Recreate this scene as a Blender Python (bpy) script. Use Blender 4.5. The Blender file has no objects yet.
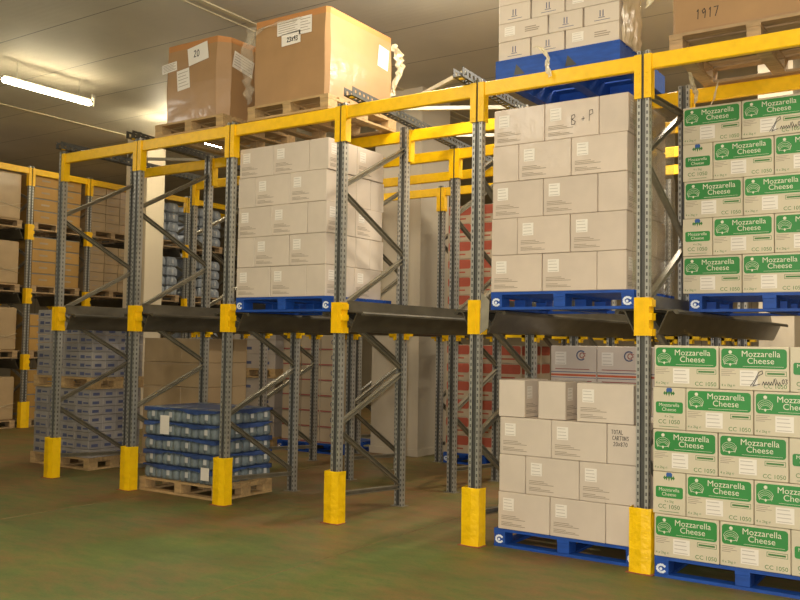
import bpy, bmesh, math, random
from mathutils import Vector, Matrix
random.seed(7)
sc = bpy.context.scene
C = sc.collection
PI = math.pi

# ------------------------------------------------------------------ materials
def srgb(r, g, b):
    f = lambda c: (c / 255 / 12.92) if c <= 10.3 else ((c / 255 + .055) / 1.055) ** 2.4
    return (f(r), f(g), f(b), 1)

def new_mat(name):
    m = bpy.data.materials.new(name); m.use_nodes = True
    nt = m.node_tree; b = nt.nodes['Principled BSDF']
    return m, nt, b

def mat(name, col, rough=.6, metal=0, var=.12, nscale=6, rand=.0, bump=0, bscale=40, coat=0, stretch=None, spec=.5):
    """plain procedural surface: colour with soft noise, optional per-object shade, bump and film-like coat"""
    m, nt, b = new_mat(name); N = nt.nodes; L = nt.links
    tc = N.new('ShaderNodeTexCoord'); src = tc.outputs['Object']
    if stretch:
        mp = N.new('ShaderNodeMapping'); mp.inputs['Scale'].default_value = stretch
        L.new(src, mp.inputs[0]); src = mp.outputs[0]
    nz = N.new('ShaderNodeTexNoise'); nz.inputs['Scale'].default_value = nscale; nz.inputs['Detail'].default_value = 5
    L.new(src, nz.inputs['Vector'])
    mr = N.new('ShaderNodeMapRange'); mr.inputs[1].default_value = .25; mr.inputs[2].default_value = .75
    mr.inputs[3].default_value = 1 - var; mr.inputs[4].default_value = 1 + var
    L.new(nz.outputs[0], mr.inputs[0]); fac = mr.outputs[0]
    if rand:
        oi = N.new('ShaderNodeObjectInfo'); r2 = N.new('ShaderNodeMapRange')
        r2.inputs[3].default_value = 1 - rand; r2.inputs[4].default_value = 1 + rand
        L.new(oi.outputs['Random'], r2.inputs[0])
        mm = N.new('ShaderNodeMath'); mm.operation = 'MULTIPLY'
        L.new(fac, mm.inputs[0]); L.new(r2.outputs[0], mm.inputs[1]); fac = mm.outputs[0]
    vm = N.new('ShaderNodeVectorMath'); vm.operation = 'SCALE'; vm.inputs[0].default_value = col[:3]
    L.new(fac, vm.inputs['Scale']); L.new(vm.outputs[0], b.inputs['Base Color'])
    b.inputs['Roughness'].default_value = rough; b.inputs['Metallic'].default_value = metal
    b.inputs['Specular IOR Level'].default_value = spec
    if bump:
        n2 = N.new('ShaderNodeTexNoise'); n2.inputs['Scale'].default_value = bscale; n2.inputs['Detail'].default_value = 3
        L.new(src, n2.inputs['Vector'])
        bp = N.new('ShaderNodeBump'); bp.inputs['Strength'].default_value = bump; bp.inputs['Distance'].default_value = .02
        L.new(n2.outputs[0], bp.inputs['Height'])
        if coat:
            L.new(bp.outputs[0], b.inputs['Coat Normal'])
        else:
            L.new(bp.outputs[0], b.inputs['Normal'])
    if coat:
        b.inputs['Coat Weight'].default_value = coat; b.inputs['Coat Roughness'].default_value = .18
    return m

def upright_mat(name, col, metal=.75):
    """galvanised upright with a run of punched slots"""
    m, nt, b = new_mat(name); N = nt.nodes; L = nt.links
    tc = N.new('ShaderNodeTexCoord'); sx = N.new('ShaderNodeSeparateXYZ'); L.new(tc.outputs['Object'], sx.inputs[0])
    def M(op, a, bb=None, cc=None):
        n = N.new('ShaderNodeMath'); n.operation = op
        for i, v in enumerate((a, bb, cc)):
            if v is None: continue
            if isinstance(v, (int, float)): n.inputs[i].default_value = v
            else: L.new(v, n.inputs[i])
        return n.outputs[0]
    z = M('FRACT', M('MULTIPLY', sx.outputs[2], 20.0)); zin = M('LESS_THAN', z, .5)
    ax = M('ABSOLUTE', sx.outputs[0]); xin = M('LESS_THAN', M('ABSOLUTE', M('SUBTRACT', ax, .031)), .0065); groove = M('LESS_THAN', ax, .0185)
    front = M('LESS_THAN', M('ABSOLUTE', M('SUBTRACT', sx.outputs[1], .0)), .004)
    side = M('GREATER_THAN', ax, .043); ys = M('LESS_THAN', M('ABSOLUTE', M('SUBTRACT', sx.outputs[1], .030)), .008)
    hole = M('MULTIPLY', zin, M('MAXIMUM', M('MULTIPLY', xin, front), M('MULTIPLY', side, ys)))
    nz = N.new('ShaderNodeTexNoise'); nz.inputs['Scale'].default_value = 9; nz.inputs['Detail'].default_value = 6
    mp = N.new('ShaderNodeMapping'); mp.inputs['Scale'].default_value = (3, 3, .5)
    L.new(tc.outputs['Object'], mp.inputs[0]); L.new(mp.outputs[0], nz.inputs['Vector'])
    mr = N.new('ShaderNodeMapRange'); mr.inputs[3].default_value = .7; mr.inputs[4].default_value = 1.25
    L.new(nz.outputs[0], mr.inputs[0])
    vm = N.new('ShaderNodeVectorMath'); vm.operation = 'SCALE'; vm.inputs[0].default_value = col[:3]
    L.new(M('MULTIPLY', mr.outputs[0], M('SUBTRACT', 1, M('MULTIPLY', groove, .72))), vm.inputs['Scale'])  # highlight contrast put into the colour: groove darker, flanges brighter
    mx = N.new('ShaderNodeMix'); mx.data_type = 'RGBA'
    L.new(hole, mx.inputs[0]); L.new(vm.outputs[0], mx.inputs[6]); mx.inputs[7].default_value = (.12, .115, .10, 1)
    L.new(mx.outputs[2], b.inputs['Base Color'])
    L.new(M('MULTIPLY', M('SUBTRACT', 1, hole), metal), b.inputs['Metallic'])
    b.inputs['Roughness'].default_value = .42
    return m

def floor_mat():
    m, nt, b = new_mat('painted_floor'); N = nt.nodes; L = nt.links
    tc = N.new('ShaderNodeTexCoord'); sx = N.new('ShaderNodeSeparateXYZ'); L.new(tc.outputs['Object'], sx.inputs[0])
    def noise(scale, det, st=(1, 1, 1), rough=.6):
        mp = N.new('ShaderNodeMapping'); mp.inputs['Scale'].default_value = st
        L.new(tc.outputs['Object'], mp.inputs[0])
        n = N.new('ShaderNodeTexNoise'); n.inputs['Scale'].default_value = scale; n.inputs['Detail'].default_value = det
        n.inputs['Roughness'].default_value = rough; L.new(mp.outputs[0], n.inputs['Vector']); return n.outputs[0]
    def M(op, a, bb=None, clamp=False):
        n = N.new('ShaderNodeMath'); n.operation = op; n.use_clamp = clamp
        for i, v in enumerate((a, bb)):
            if v is None: continue
            if isinstance(v, (int, float)): n.inputs[i].default_value = v
            else: L.new(v, n.inputs[i])
        return n.outputs[0]
    def mix(f, a, bb):
        n = N.new('ShaderNodeMix'); n.data_type = 'RGBA'; L.new(f, n.inputs[0])
        for i, v in ((6, a), (7, bb)):
            if isinstance(v, tuple): n.inputs[i].default_value = v
            else: L.new(v, n.inputs[i])
        return n.outputs[2]
    n1 = noise(.9, 6, (1, .8, 1)); n2 = noise(5, 8, (1, 2.2, 1), .7); n3 = noise(38, 6, (1, 2.2, 1), .75); n4 = noise(1.7, 5, (.6, 1.6, 1))
    green = mix(M('MULTIPLY', M('SUBTRACT', M('ADD', M('MULTIPLY', n2, .8), M('MULTIPLY', n3, .9)), .35), 1.15, True), srgb(60, 80, 30), srgb(112, 124, 58))
    brown = mix(M('MULTIPLY', n3, 1.1, True), srgb(100, 70, 36), srgb(146, 108, 62))
    # traffic wear: browner where trucks turn in under the racking and towards the far aisle
    wy = N.new('ShaderNodeMapRange'); wy.inputs[1].default_value = -1.6; wy.inputs[2].default_value = .7
    wy.inputs[3].default_value = -.25; wy.inputs[4].default_value = .30; L.new(sx.outputs[1], wy.inputs[0])
    w = M('ADD', M('MULTIPLY', M('SUBTRACT', n1, .5), 2.6), M('ADD', wy.outputs[0], M('MULTIPLY', M('SUBTRACT', n2, .5), 2.2)))
    w = M('ADD', w, .40, True)
    col = mix(w, green, brown)
    dk = N.new('ShaderNodeMapRange'); dk.inputs[1].default_value = .35; dk.inputs[2].default_value = .7
    dk.inputs[3].default_value = .82; dk.inputs[4].default_value = 1.12; L.new(n4, dk.inputs[0])
    vm = N.new('ShaderNodeVectorMath'); vm.operation = 'SCALE'; L.new(col, vm.inputs[0]); L.new(dk.outputs[0], vm.inputs['Scale'])
    L.new(vm.outputs[0], b.inputs['Base Color'])
    b.inputs['Roughness'].default_value = .62
    bp = N.new('ShaderNodeBump'); bp.inputs['Strength'].default_value = .15; L.new(n3, bp.inputs['Height']); L.new(bp.outputs[0], b.inputs['Normal'])
    return m

def panel_mat(name, col, axis=1, pitch=1.13, offset=0., rib_axis=None, rib=.08, rough=.5, var=.1):
    """insulated sandwich panels: dark butt joint every `pitch` along an axis, with shallow ribs across it"""
    m, nt, b = new_mat(name); N = nt.nodes; L = nt.links
    tc = N.new('ShaderNodeTexCoord'); sx = N.new('ShaderNodeSeparateXYZ'); L.new(tc.outputs['Object'], sx.inputs[0])
    def M(op, a, bb=None):
        n = N.new('ShaderNodeMath'); n.operation = op
        for i, v in enumerate((a, bb)):
            if v is None: continue
            if isinstance(v, (int, float)): n.inputs[i].default_value = v
            else: L.new(v, n.inputs[i])
        return n.outputs[0]
    f = M('FRACT', M('ADD', M('DIVIDE', M('SUBTRACT', sx.outputs[axis], offset), pitch), .5))
    line = M('LESS_THAN', M('ABSOLUTE', M('SUBTRACT', f, .5)), .007 / pitch)
    nz = N.new('ShaderNodeTexNoise'); nz.inputs['Scale'].default_value = .8; nz.inputs['Detail'].default_value = 6
    L.new(tc.outputs['Object'], nz.inputs['Vector'])
    mr = N.new('ShaderNodeMapRange'); mr.inputs[1].default_value = .3; mr.inputs[2].default_value = .7
    mr.inputs[3].default_value = 1 - var; mr.inputs[4].default_value = 1 + var; L.new(nz.outputs[0], mr.inputs[0])
    vm = N.new('ShaderNodeVectorMath'); vm.operation = 'SCALE'; vm.inputs[0].default_value = col[:3]; L.new(mr.outputs[0], vm.inputs['Scale'])
    mx = N.new('ShaderNodeMix'); mx.data_type = 'RGBA'; L.new(line, mx.inputs[0]); L.new(vm.outputs[0], mx.inputs[6])
    mx.inputs[7].default_value = tuple(c * .35 for c in col[:3]) + (1,)
    L.new(mx.outputs[2], b.inputs['Base Color']); b.inputs['Roughness'].default_value = rough
    ra = rib_axis if rib_axis is not None else axis
    w = M('SINE', M('MULTIPLY', sx.outputs[ra], 2 * PI / rib))
    bp = N.new('ShaderNodeBump'); bp.inputs['Strength'].default_value = .10; bp.inputs['Distance'].default_value = .004
    L.new(w, bp.inputs['Height']); L.new(bp.outputs[0], b.inputs['Normal'])
    return m

def emit_mat(name, col, strength):
    m, nt, b = new_mat(name)
    b.inputs['Base Color'].default_value = (.8, .8, .8, 1)
    b.inputs['Emission Color'].default_value = col; b.inputs['Emission Strength'].default_value = strength
    return m

def film_mat(name, alpha=.45, col=(.75, .66, .5, 1)):
    m, nt, b = new_mat(name)
    b.inputs['Base Color'].default_value = col; b.inputs['Roughness'].default_value = .22
    b.inputs['Alpha'].default_value = alpha; b.inputs['Coat Weight'].default_value = .6
    n = nt.nodes.new('ShaderNodeTexNoise'); n.inputs['Scale'].default_value = 25
    tc = nt.nodes.new('ShaderNodeTexCoord'); nt.links.new(tc.outputs['Object'], n.inputs['Vector'])
    bp = nt.nodes.new('ShaderNodeBump'); bp.inputs['Strength'].default_value = .8
    nt.links.new(n.outputs[0], bp.inputs['Height']); nt.links.new(bp.outputs[0], b.inputs['Normal'])
    return m

M = {}
M['galv'] = upright_mat('galvanised_upright', (.50, .49, .44), .6)
M['brace'] = mat('dull_brace_steel', (.27, .24, .17), .42, .35, .2, 12)
M['brightbar'] = mat('bright_bar_steel', (.62, .60, .50), .4, .4, .12, 12)
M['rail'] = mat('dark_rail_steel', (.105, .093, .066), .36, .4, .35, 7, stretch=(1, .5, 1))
M['tie'] = mat('dark_tie_steel', (.07, .068, .055), .5, .3, .2, 9)
M['yellow'] = mat('yellow_enamel', srgb(252, 198, 4), .4, 0, .10, 14, bump=.1, bscale=60)
M['guard'] = mat('yellow_guard_paint', srgb(255, 205, 0), .5, 0, .10, 10, bump=.5, bscale=22)
M['rust'] = mat('rusty_foot', srgb(150, 88, 60), .85, 0, .3, 40)
M['carton'] = mat('white_kraft_board', srgb(212, 197, 178), .62, 0, .05, 5, rand=.035)
M['carton_film'] = mat('white_kraft_under_film', srgb(210, 193, 174), .5, 0, .06, 5, rand=.05, bump=.5, bscale=7, coat=.2)
M['mozz'] = mat('cream_kraft_under_film', srgb(212, 200, 172), .55, 0, .04, 6, rand=.03, bump=.35, bscale=6, coat=.35)
M['green'] = mat('green_print', srgb(48, 138, 62), .5, 0, .05, 6, rand=.08, bump=.35, bscale=6, coat=.35)
M['green_ink'] = mat('green_ink', srgb(64, 122, 56), .6)
M['blue_ink'] = mat('blue_ink', srgb(52, 92, 160), .6)
M['white_ink'] = mat('cream_lettering', srgb(226, 222, 196), .6, var=.03)
M['sticker'] = mat('white_sticker', srgb(236, 228, 214), .5, var=.03)
M['pack_label'] = mat('pack_label', srgb(196, 196, 192), .5)
M['grey_ink'] = mat('grey_ink', srgb(164, 148, 128), .7)
M['faint_ink'] = mat('faint_ink', srgb(196, 186, 172), .7)
M['pen'] = mat('black_marker', srgb(52, 46, 44), .7)
M['kraft'] = mat('brown_kraft_under_film', srgb(168, 130, 86), .5, 0, .10, 3, rand=.06, bump=.5, bscale=4, coat=.4)
M['kraft_raw'] = mat('brown_kraft', srgb(186, 128, 72), .7, 0, .08, 4, rand=.05)
M['kraft_pale'] = mat('pale_brown_kraft', srgb(176, 150, 112), .55, 0, .08, 4, rand=.06, bump=.4, bscale=6, coat=.3)
M['kraft_gold'] = mat('golden_kraft', srgb(176, 136, 70), .6, 0, .08, 4, rand=.08)
M['wood'] = mat('pallet_wood', srgb(186, 154, 106), .75, 0, .25, 6, rand=.06, stretch=(1, 5, 5))
M['wood_old'] = mat('weathered_pallet_wood', srgb(172, 144, 106), .8, 0, .28, 6, rand=.08, stretch=(1, 5, 5))
M['blue'] = mat('blue_pallet_paint', srgb(22, 74, 160), .6, 0, .22, 8, rand=.06, stretch=(1, 4, 4))
M['white_paint'] = mat('white_stencil', srgb(226, 232, 240), .6, var=.1, nscale=50)
M['red'] = mat('red_print', srgb(176, 86, 64), .6, 0, .12, 9, rand=.06)
M['cream'] = mat('cream_board', srgb(186, 168, 140), .6, 0, .08, 5, rand=.06)
M['greyboard'] = mat('grey_board', srgb(178, 166, 152), .55, 0, .06, 5, rand=.04, bump=.3, bscale=6, coat=.3)
M['paleboard'] = mat('pale_grey_board', srgb(212, 198, 182), .55, 0, .05, 5, rand=.04)
M['pinkred'] = mat('thin_red_print', srgb(160, 88, 80), .6)
M['blueboard'] = mat('pale_board_under_film', srgb(156, 150, 144), .4, 0, .10, 8, rand=.14, bump=.6, bscale=8, coat=.5)
M['navy'] = mat('navy_print', srgb(84, 90, 122), .5, rand=.2)
M['bottle'] = mat('bottle_pack_film', srgb(112, 122, 124), .3, 0, .22, 14, rand=.14, bump=.6, bscale=30)
M['sheet'] = mat('blue_layer_sheet', srgb(52, 74, 122), .4, 0, .5, 6, bump=.4, bscale=20)
M['strap'] = mat('blue_strap', srgb(100, 116, 130), .5)
M['film'] = film_mat('loose_stretch_film', .3)
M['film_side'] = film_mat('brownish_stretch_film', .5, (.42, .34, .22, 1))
M['film_thick'] = film_mat('twisted_stretch_film', .85, (.8, .7, .48, 1))
M['floor'] = floor_mat()
M['ceiling'] = panel_mat('ceiling_panels', srgb(204, 196, 176), 1, 1.13, 0.0, rib_axis=1, rib=.09, rough=.62)
M['wall'] = panel_mat('wall_panels', srgb(150, 136, 108), 0, 1.13, 0., rough=.55)
M['wall_y'] = panel_mat('wall_panels_side', srgb(150, 136, 108), 1, 1.13, 0., rough=.55)
M['pillar'] = panel_mat('pillar_panels', srgb(206, 192, 166), 0, 5., .3, rib_axis=0, rib=.06, rough=.55, var=.05)
M['trimm'] = mat('cream_trim', srgb(208, 196, 160), .5)
M['joint'] = mat('floor_joint_filler', srgb(122, 104, 62), .7, var=.3, nscale=20)
M['tube'] = emit_mat('lit_tube', (1, .86, .58, 1), 31)
M['tube_far'] = emit_mat('lit_tube_far', (1, .88, .62, 1), 75)
M['housing'] = mat('lamp_housing', srgb(200, 194, 176), .5)

# ------------------------------------------------------------------ mesh helpers
class MB:
    def __init__(s): s.v = []; s.f = []
    def add(s, vs, fs):
        n = len(s.v); s.v += [tuple(v) for v in vs]; s.f += [tuple(i + n for i in f) for f in fs]; return s
    def box(s, x0, x1, y0, y1, z0, z1):
        vs = [(x, y, z) for z in (z0, z1) for y in (y0, y1) for x in (x0, x1)]
        return s.add(vs, [(0, 2, 3, 1), (4, 5, 7, 6), (0, 1, 5, 4), (2, 6, 7, 3), (0, 4, 6, 2), (1, 3, 7, 5)])
    def bar(s, p, q, w, h, up=(0, 0, 1)):
        p, q = Vector(p), Vector(q); d = (q - p).normalized(); u = Vector(up)
        a = d.cross(u)
        if a.length < 1e-4: a = d.cross(Vector((1, 0, 0)))
        a.normalize(); b = a.cross(d).normalized()
        vs = [e + a * i * w / 2 + b * j * h / 2 for e in (p, q) for i, j in ((-1, -1), (1, -1), (1, 1), (-1, 1))]
        return s.add(vs, [(0, 1, 2, 3), (7, 6, 5, 4), (0, 4, 5, 1), (1, 5, 6, 2), (2, 6, 7, 3), (3, 7, 4, 0)])
    def prism(s, prof, a0, a1, axis='z'):
        """extrude a closed 2-D outline; axis z: (x,y) outline, axis y: (x,z) outline"""
        n = len(prof)
        if axis == 'z': vs = [(x, y, a) for a in (a0, a1) for x, y in prof]
        elif axis == 'y': vs = [(x, a, z) for a in (a0, a1) for x, z in prof]
        else: vs = [(a, y, z) for a in (a0, a1) for y, z in prof]
        fs = [(i, (i + 1) % n, n + (i + 1) % n, n + i) for i in range(n)]
        fs += [tuple(range(n - 1, -1, -1)), tuple(range(n, 2 * n))]
        return s.add(vs, fs)
    def plate(s, outline, y, t=.0006):
        """flat printed shape in the xz plane, its face towards -y"""
        n = len(outline)
        vs = [(x, y, z) for x, z in outline] + [(x, y + t, z) for x, z in outline]
        fs = [tuple(range(n)), tuple(range(2 * n - 1, n - 1, -1))] + [(i, n + i, n + (i + 1) % n, (i + 1) % n) for i in range(n)]
        return s.add(vs, fs)
    def rect(s, x0, x1, z0, z1, y, t=.0006): return s.plate([(x0, z0), (x1, z0), (x1, z1), (x0, z1)], y, t)
    def stroke(s, pts, w, y):
        for (x0, z0), (x1, z1) in zip(pts, pts[1:]):
            d = Vector((x1 - x0, z1 - z0)); l = d.length
            if l < 1e-6: continue
            d /= l; n = Vector((-d.y, d.x)) * w / 2; e = d * w * .4
            s.add([(x0 - e.x - n.x, y, z0 - e.y - n.y), (x1 + e.x - n.x, y, z1 + e.y - n.y), (x1 + e.x + n.x, y, z1 + e.y + n.y), (x0 - e.x + n.x, y, z0 - e.y + n.y)], [(0, 1, 2, 3)])
        return s
    def mesh(s, name, m, smooth=False):
        me = bpy.data.meshes.new(name); me.from_pydata(s.v, [], s.f); me.update()
        bm = bmesh.new(); bm.from_mesh(me); bmesh.ops.recalc_face_normals(bm, faces=bm.faces); bm.to_mesh(me); bm.free()
        me.materials.append(m)
        if smooth:
            for p in me.polygons: p.use_smooth = True
        return me
    def build(s, name, m, parent=None, smooth=False): return link(name, s.mesh(name, m, smooth), parent)

def link(name, me, parent=None):
    o = bpy.data.objects.new(name, me); C.objects.link(o)
    if parent is not None: o.parent = parent
    return o
def bevel_mesh(me, w, seg=1):
    bm = bmesh.new(); bm.from_mesh(me)
    bmesh.ops.bevel(bm, geom=list(bm.edges), offset=w, segments=seg, affect='EDGES', profile=.6)
    bm.to_mesh(me); bm.free(); return me
def rrect(x0, x1, z0, z1, r, n=5):
    out = []
    for cx, cz, a0 in ((x1 - r, z1 - r, 0), (x0 + r, z1 - r, 90), (x0 + r, z0 + r, 180), (x1 - r, z0 + r, 270)):
        for k in range(n + 1):
            a = math.radians(a0 + 90 * k / n); out.append((cx + r * math.cos(a), cz + r * math.sin(a)))
    return out
def disc(cx, cz, r, n=12, rz=None): return [(cx + r * math.cos(2 * PI * k / n), cz + (rz or r) * math.sin(2 * PI * k / n)) for k in range(n)]

def text_into(mb, s, size, x, z, y, align='LEFT', bold=.012):
    cu = bpy.data.curves.new('t', 'FONT'); cu.body = s; cu.size = size; cu.align_x = align; cu.resolution_u = 3
    cu.offset = 0
    ob = bpy.data.objects.new('t', cu); C.objects.link(ob)
    bpy.context.view_layer.update()
    me = bpy.data.meshes.new_from_object(ob.evaluated_get(bpy.context.evaluated_depsgraph_get()))
    mb.add([(x + v.co.x, y, z + v.co.y) for v in me.vertices], [tuple(p.vertices) for p in me.polygons])
    bpy.data.objects.remove(ob); bpy.data.curves.remove(cu); bpy.data.meshes.remove(me)
    return mb

# hand-written characters, as strokes in a 0.6 x 1 cell
HAND = {'T': [[(0, .95), (.6, 1)], [(.3, 1), (.28, 0)]], 'O': [[(.3, 1), (.05, .7), (.08, .2), (.3, 0), (.55, .25), (.55, .75), (.3, 1)]],
        'A': [[(0, 0), (.3, 1), (.58, 0)], [(.12, .4), (.5, .42)]], 'L': [[(.05, 1), (.05, .02), (.55, 0)]],
        'C': [[(.55, .85), (.25, 1), (.03, .6), (.12, .12), (.55, .08)]], 'R': [[(.05, 0), (.07, 1), (.5, .85), (.45, .55), (.08, .48), (.56, 0)]],
        'N': [[(.03, 0), (.05, 1), (.5, .03), (.55, 1)]], 'S': [[(.55, .9), (.2, 1), (.08, .7), (.5, .4), (.4, .03), (.03, .1)]],
        '2': [[(.05, .8), (.3, 1), (.52, .75), (.05, .03), (.57, .05)]], '0': [[(.3, 1), (.05, .7), (.08, .2), (.3, 0), (.55, .25), (.55, .75), (.3, 1)]],
        'X': [[(.05, .1), (.55, .75)], [(.08, .75), (.5, .08)]], '8': [[(.3, .5), (.06, .78), (.3, 1), (.53, .78), (.3, .5), (.03, .25), (.3, 0), (.56, .25), (.3, .5)]],
        '7': [[(.03, .97), (.55, 1), (.2, 0)]], 'B': [[(.05, 0), (.08, .9), (.4, 1), (.5, .75), (.12, .5), (.55, .3), (.4, 0), (.05, .02)]],
        '+': [[(.05, .45), (.55, .5)], [(.3, .2), (.32, .75)]], 'P': [[(.05, 0), (.1, .95), (.45, 1), (.5, .65), (.1, .5)]],
        '1': [[(.2, .8), (.35, 1), (.3, 0)]], '9': [[(.5, .7), (.2, .5), (.08, .8), (.35, 1), (.5, .75), (.42, 0)]], '3': [[(.05, .95), (.5, .9), (.25, .55), (.52, .3), (.3, 0), (.03, .1)]],
        ' ': []}
def hand(mb, s, h, x, z, y, w=None, slope=0.0):
    w = w or h * .11
    for k, ch in enumerate(s):
        for st in HAND[ch]:
            mb.stroke([(x + (k * .78 + px) * h * .8, z + pz * h + slope * k * h) for px, pz in st], w, y)
    return mb

# ------------------------------------------------------------------ things
def tag(o, label, cat, group=None, kind=None):
    if label:
        o['label'] = label
        if not 4 <= len(label.split()) <= 16: print('LABEL', len(label.split()), label)
    if cat: o['category'] = cat
    if group: o['group'] = group
    if kind: o['kind'] = kind
    return o
def thing(name, label=None, cat=None, loc=(0, 0, 0), rotz=0, group=None):
    o = bpy.data.objects.new(name, None); C.objects.link(o); o.empty_display_size = .1
    o.location = loc; o.rotation_euler = (0, 0, rotz)
    return tag(o, label, cat, group)
def struct(name, mb, m, bev=0):
    o = mb.build(name, m); o['kind'] = 'structure'; return o

class Kind:
    """one built prototype; each put() places a copy of it (the first one places the prototype itself)"""
    def __init__(s, root):
        s.root = root; s.used = False
        s.tree = [(c, [g for g in bpy.data.objects if g.parent == c]) for c in bpy.data.objects if c.parent == root]
    def put(s, loc, rotz=0, label=None, cat=None, group=None, drop=()):
        if not s.used and not drop:
            s.used = True; r = s.root
        else:
            r = s.root.copy(); C.objects.link(r)
            for c, gs in s.tree:
                if c.name.split('.')[0] in drop: continue
                c2 = c.copy(); C.objects.link(c2); c2.parent = r
                for g in gs:
                    g2 = g.copy(); C.objects.link(g2); g2.parent = c2
        r.location = loc; r.rotation_euler = (0, 0, rotz)
        tag(r, label, cat, group); return r
    def finish(s):
        if not s.used:
            for c, gs in s.tree:
                for g in gs: bpy.data.objects.remove(g)
                bpy.data.objects.remove(c)
            bpy.data.objects.remove(s.root)

class Fr:
    """a local frame on the floor plan: rack rows are laid out along its x, their depth along its y"""
    def __init__(s, ox, oy, rot): s.ox, s.oy, s.rot = ox, oy, rot
    def p(s, x, y, z): c, n = math.cos(s.rot), math.sin(s.rot); return (s.ox + c * x - n * y, s.oy + n * x + c * y, z)
W0 = Fr(0, 0, 0)
ORD = ['first', 'second', 'third', 'fourth', 'fifth', 'sixth', 'seventh', 'eighth', 'ninth', 'tenth']

# ------------------------------------------------------------------ room
CEIL = 5.38
struct('floor', MB().box(-14, 15, -11, 15, -.1, 0), M['floor'])
struct('ceiling', MB().box(-14, 15, -11, 15, CEIL, CEIL + .1), M['ceiling'])
struct('wall_back', MB().box(-14, 15, 15, 15.1, 0, CEIL), M['wall'])
struct('wall_front', MB().box(-14, 15, -11.1, -11, 0, CEIL), M['wall'])
struct('wall_left', MB().box(-14.1, -14, -11, 15, 0, CEIL), M['wall_y'])
struct('wall_right', MB().box(15, 15.1, -11, 15, 0, CEIL), M['wall_y'])
for i, x in enumerate((-4.12, 1.9, 7.92)):
    mb = MB().box(x - .035, x + .035, -11, 15, CEIL - .012, CEIL)
    if i == 1: mb.box(x - .17, x - .15, -11, 15, CEIL - .01, CEIL)
    struct('trim_%d' % (i + 1), mb, M['trimm'])
for i, (x, y0, y1, hw) in enumerate(((1.74, -4, 9, .018), (4.93, -5, 9, .006))):
    struct('trim_%d' % (i + 4), MB().box(x - hw, x + hw, y0, y1, .0, .0015), M['joint'])
def pillar(name, x0, x1, y0, y1):
    mb = MB().box(x0, x1, y0, y1, 0, CEIL)
    mb.box(x0 - .012, x1 + .012, y0 - .012, y1 + .012, 0, .10)
    struct(name, mb, M['pillar'])
pillar('wall_pillar_centre', 1.42, 2.25, 4.385, 5.18)
pillar('wall_pillar_left', -4.30, -3.72, 4.385, 4.80)
pillar('wall_pillar_right', 6.89, 7.27, 4.385, 5.1)

# ------------------------------------------------------------------ lamps
def lamp(label, x, y0, y1, z):
    t = thing('strip_light', label, 'strip light', (x, (y0 + y1) / 2, z), 0, 'fluorescent ceiling lights')
    h = (y1 - y0) / 2; n = 12
    mb = MB(); vs = []; fs = []
    for y, r in ((-h, .02), (-h + .03, .045), (h - .03, .045), (h, .02)):
        vs += [(r * math.cos(2 * PI * k / n), y, .9 * r * math.sin(2 * PI * k / n)) for k in range(n)]
    for j in range(3): fs += [(j * n + k, j * n + (k + 1) % n, (j + 1) * n + (k + 1) % n, (j + 1) * n + k) for k in range(n)]
    fs += [tuple(range(n)), tuple(range(4 * n - 1, 3 * n - 1, -1))]
    mb.add(vs, fs).build('diffuser', M['tube_far'] if y0 > 3 else M['tube'], t, True)
    MB().box(-.03, .03, -h * .96, h * .96, .043, .062).build('housing', M['housing'], t)
    for s in (-1, 1): MB().bar((0, s * h * .7, .06), (0, s * h * .7, CEIL - z), .008, .008).build('hanger', M['housing'], t)
    MB().box(-.02, .02, h + .02, h + .06, .06, .14).bar((0, h - .02, .01), (0, h + .05, -.03), .008, .008).bar((0, h + .05, -.03), (0, h + .05, .10), .008, .008).build('cable_clip', M['housing'], t)
lamp('lit fluorescent strip light hanging over the end of the racking', -1.87, .35, 1.76, 5.08)
lamp('lit strip light seen far off under the pallets, past the end of the racking', -2.30, 3.35, 5.0, 5.1)

# unseen lamps outside the frame, over the aisle and racking, some added as fill
def area(name, loc, sx, sy, e, col=(1, .84, .56), rot=(0, 0, 0)):
    l = bpy.data.lights.new(name, 'AREA'); l.shape = 'RECTANGLE'; l.size = sx; l.size_y = sy; l.energy = e; l.color = col
    o = bpy.data.objects.new(name, l); C.objects.link(o); o.location = loc; o.rotation_euler = rot; return o
for k, (x, y, e) in enumerate(((4.85, .35, 105), (4.9, -1.6, 18), (9.9, .3, 160), (-1.87, -3.4, 80), (3.9, -4.4, 130), (9.6, -5.2, 150), (-7.6, 1.2, 30))):  # first one is added to light the octagonal box side and nearby ceiling
    l = bpy.data.lights.new('unseen_lamp', 'POINT'); l.energy = e; l.color = (1, .92, .78); l.shadow_soft_size = .25
    o = bpy.data.objects.new('unseen_lamp', l); C.objects.link(o); o.location = (x, y, 4.75)
# unseen lamps over the racking and beyond it, added to brighten the interior
for k, (x, y, e) in enumerate(((6.3, 2.5, 150), (8.9, 2.6, 110), (-7.8, 5.6, 70), (4.6, 7.6, 110), (-2.3, 8.4, 60), (.4, 2.6, 45))):
    area('interior_fill_lamp', (x, y, 5.2), .25, 1.4, e, (1, .90, .74))

# ------------------------------------------------------------------ racking
H = 3.80
POSTX = [0, 1.355, 2.761, 4.172, 5.601, 7.0, 8.4]
def upright_mesh(hh):
    pr = [(-.045, 0), (-.018, 0), (-.013, .014), (.013, .014), (.018, 0), (.045, 0), (.045, .062), (.027, .062), (.027, .057), (.040, .057), (.040, .006),
          (.022, .006), (.016, .020), (-.016, .020), (-.022, .006), (-.040, .006), (-.040, .057), (-.027, .057), (-.027, .062), (-.045, .062)]
    return MB().prism(pr, .006, hh).mesh('upright', M['galv'])
def upright_fix(me):
    # keep cap faces well behaved
    bm = bmesh.new(); bm.from_mesh(me)
    big = [f for f in bm.faces if len(f.verts) > 4]
    bmesh.ops.triangulate(bm, faces=big); bm.to_mesh(me); bm.free(); return me

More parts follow.
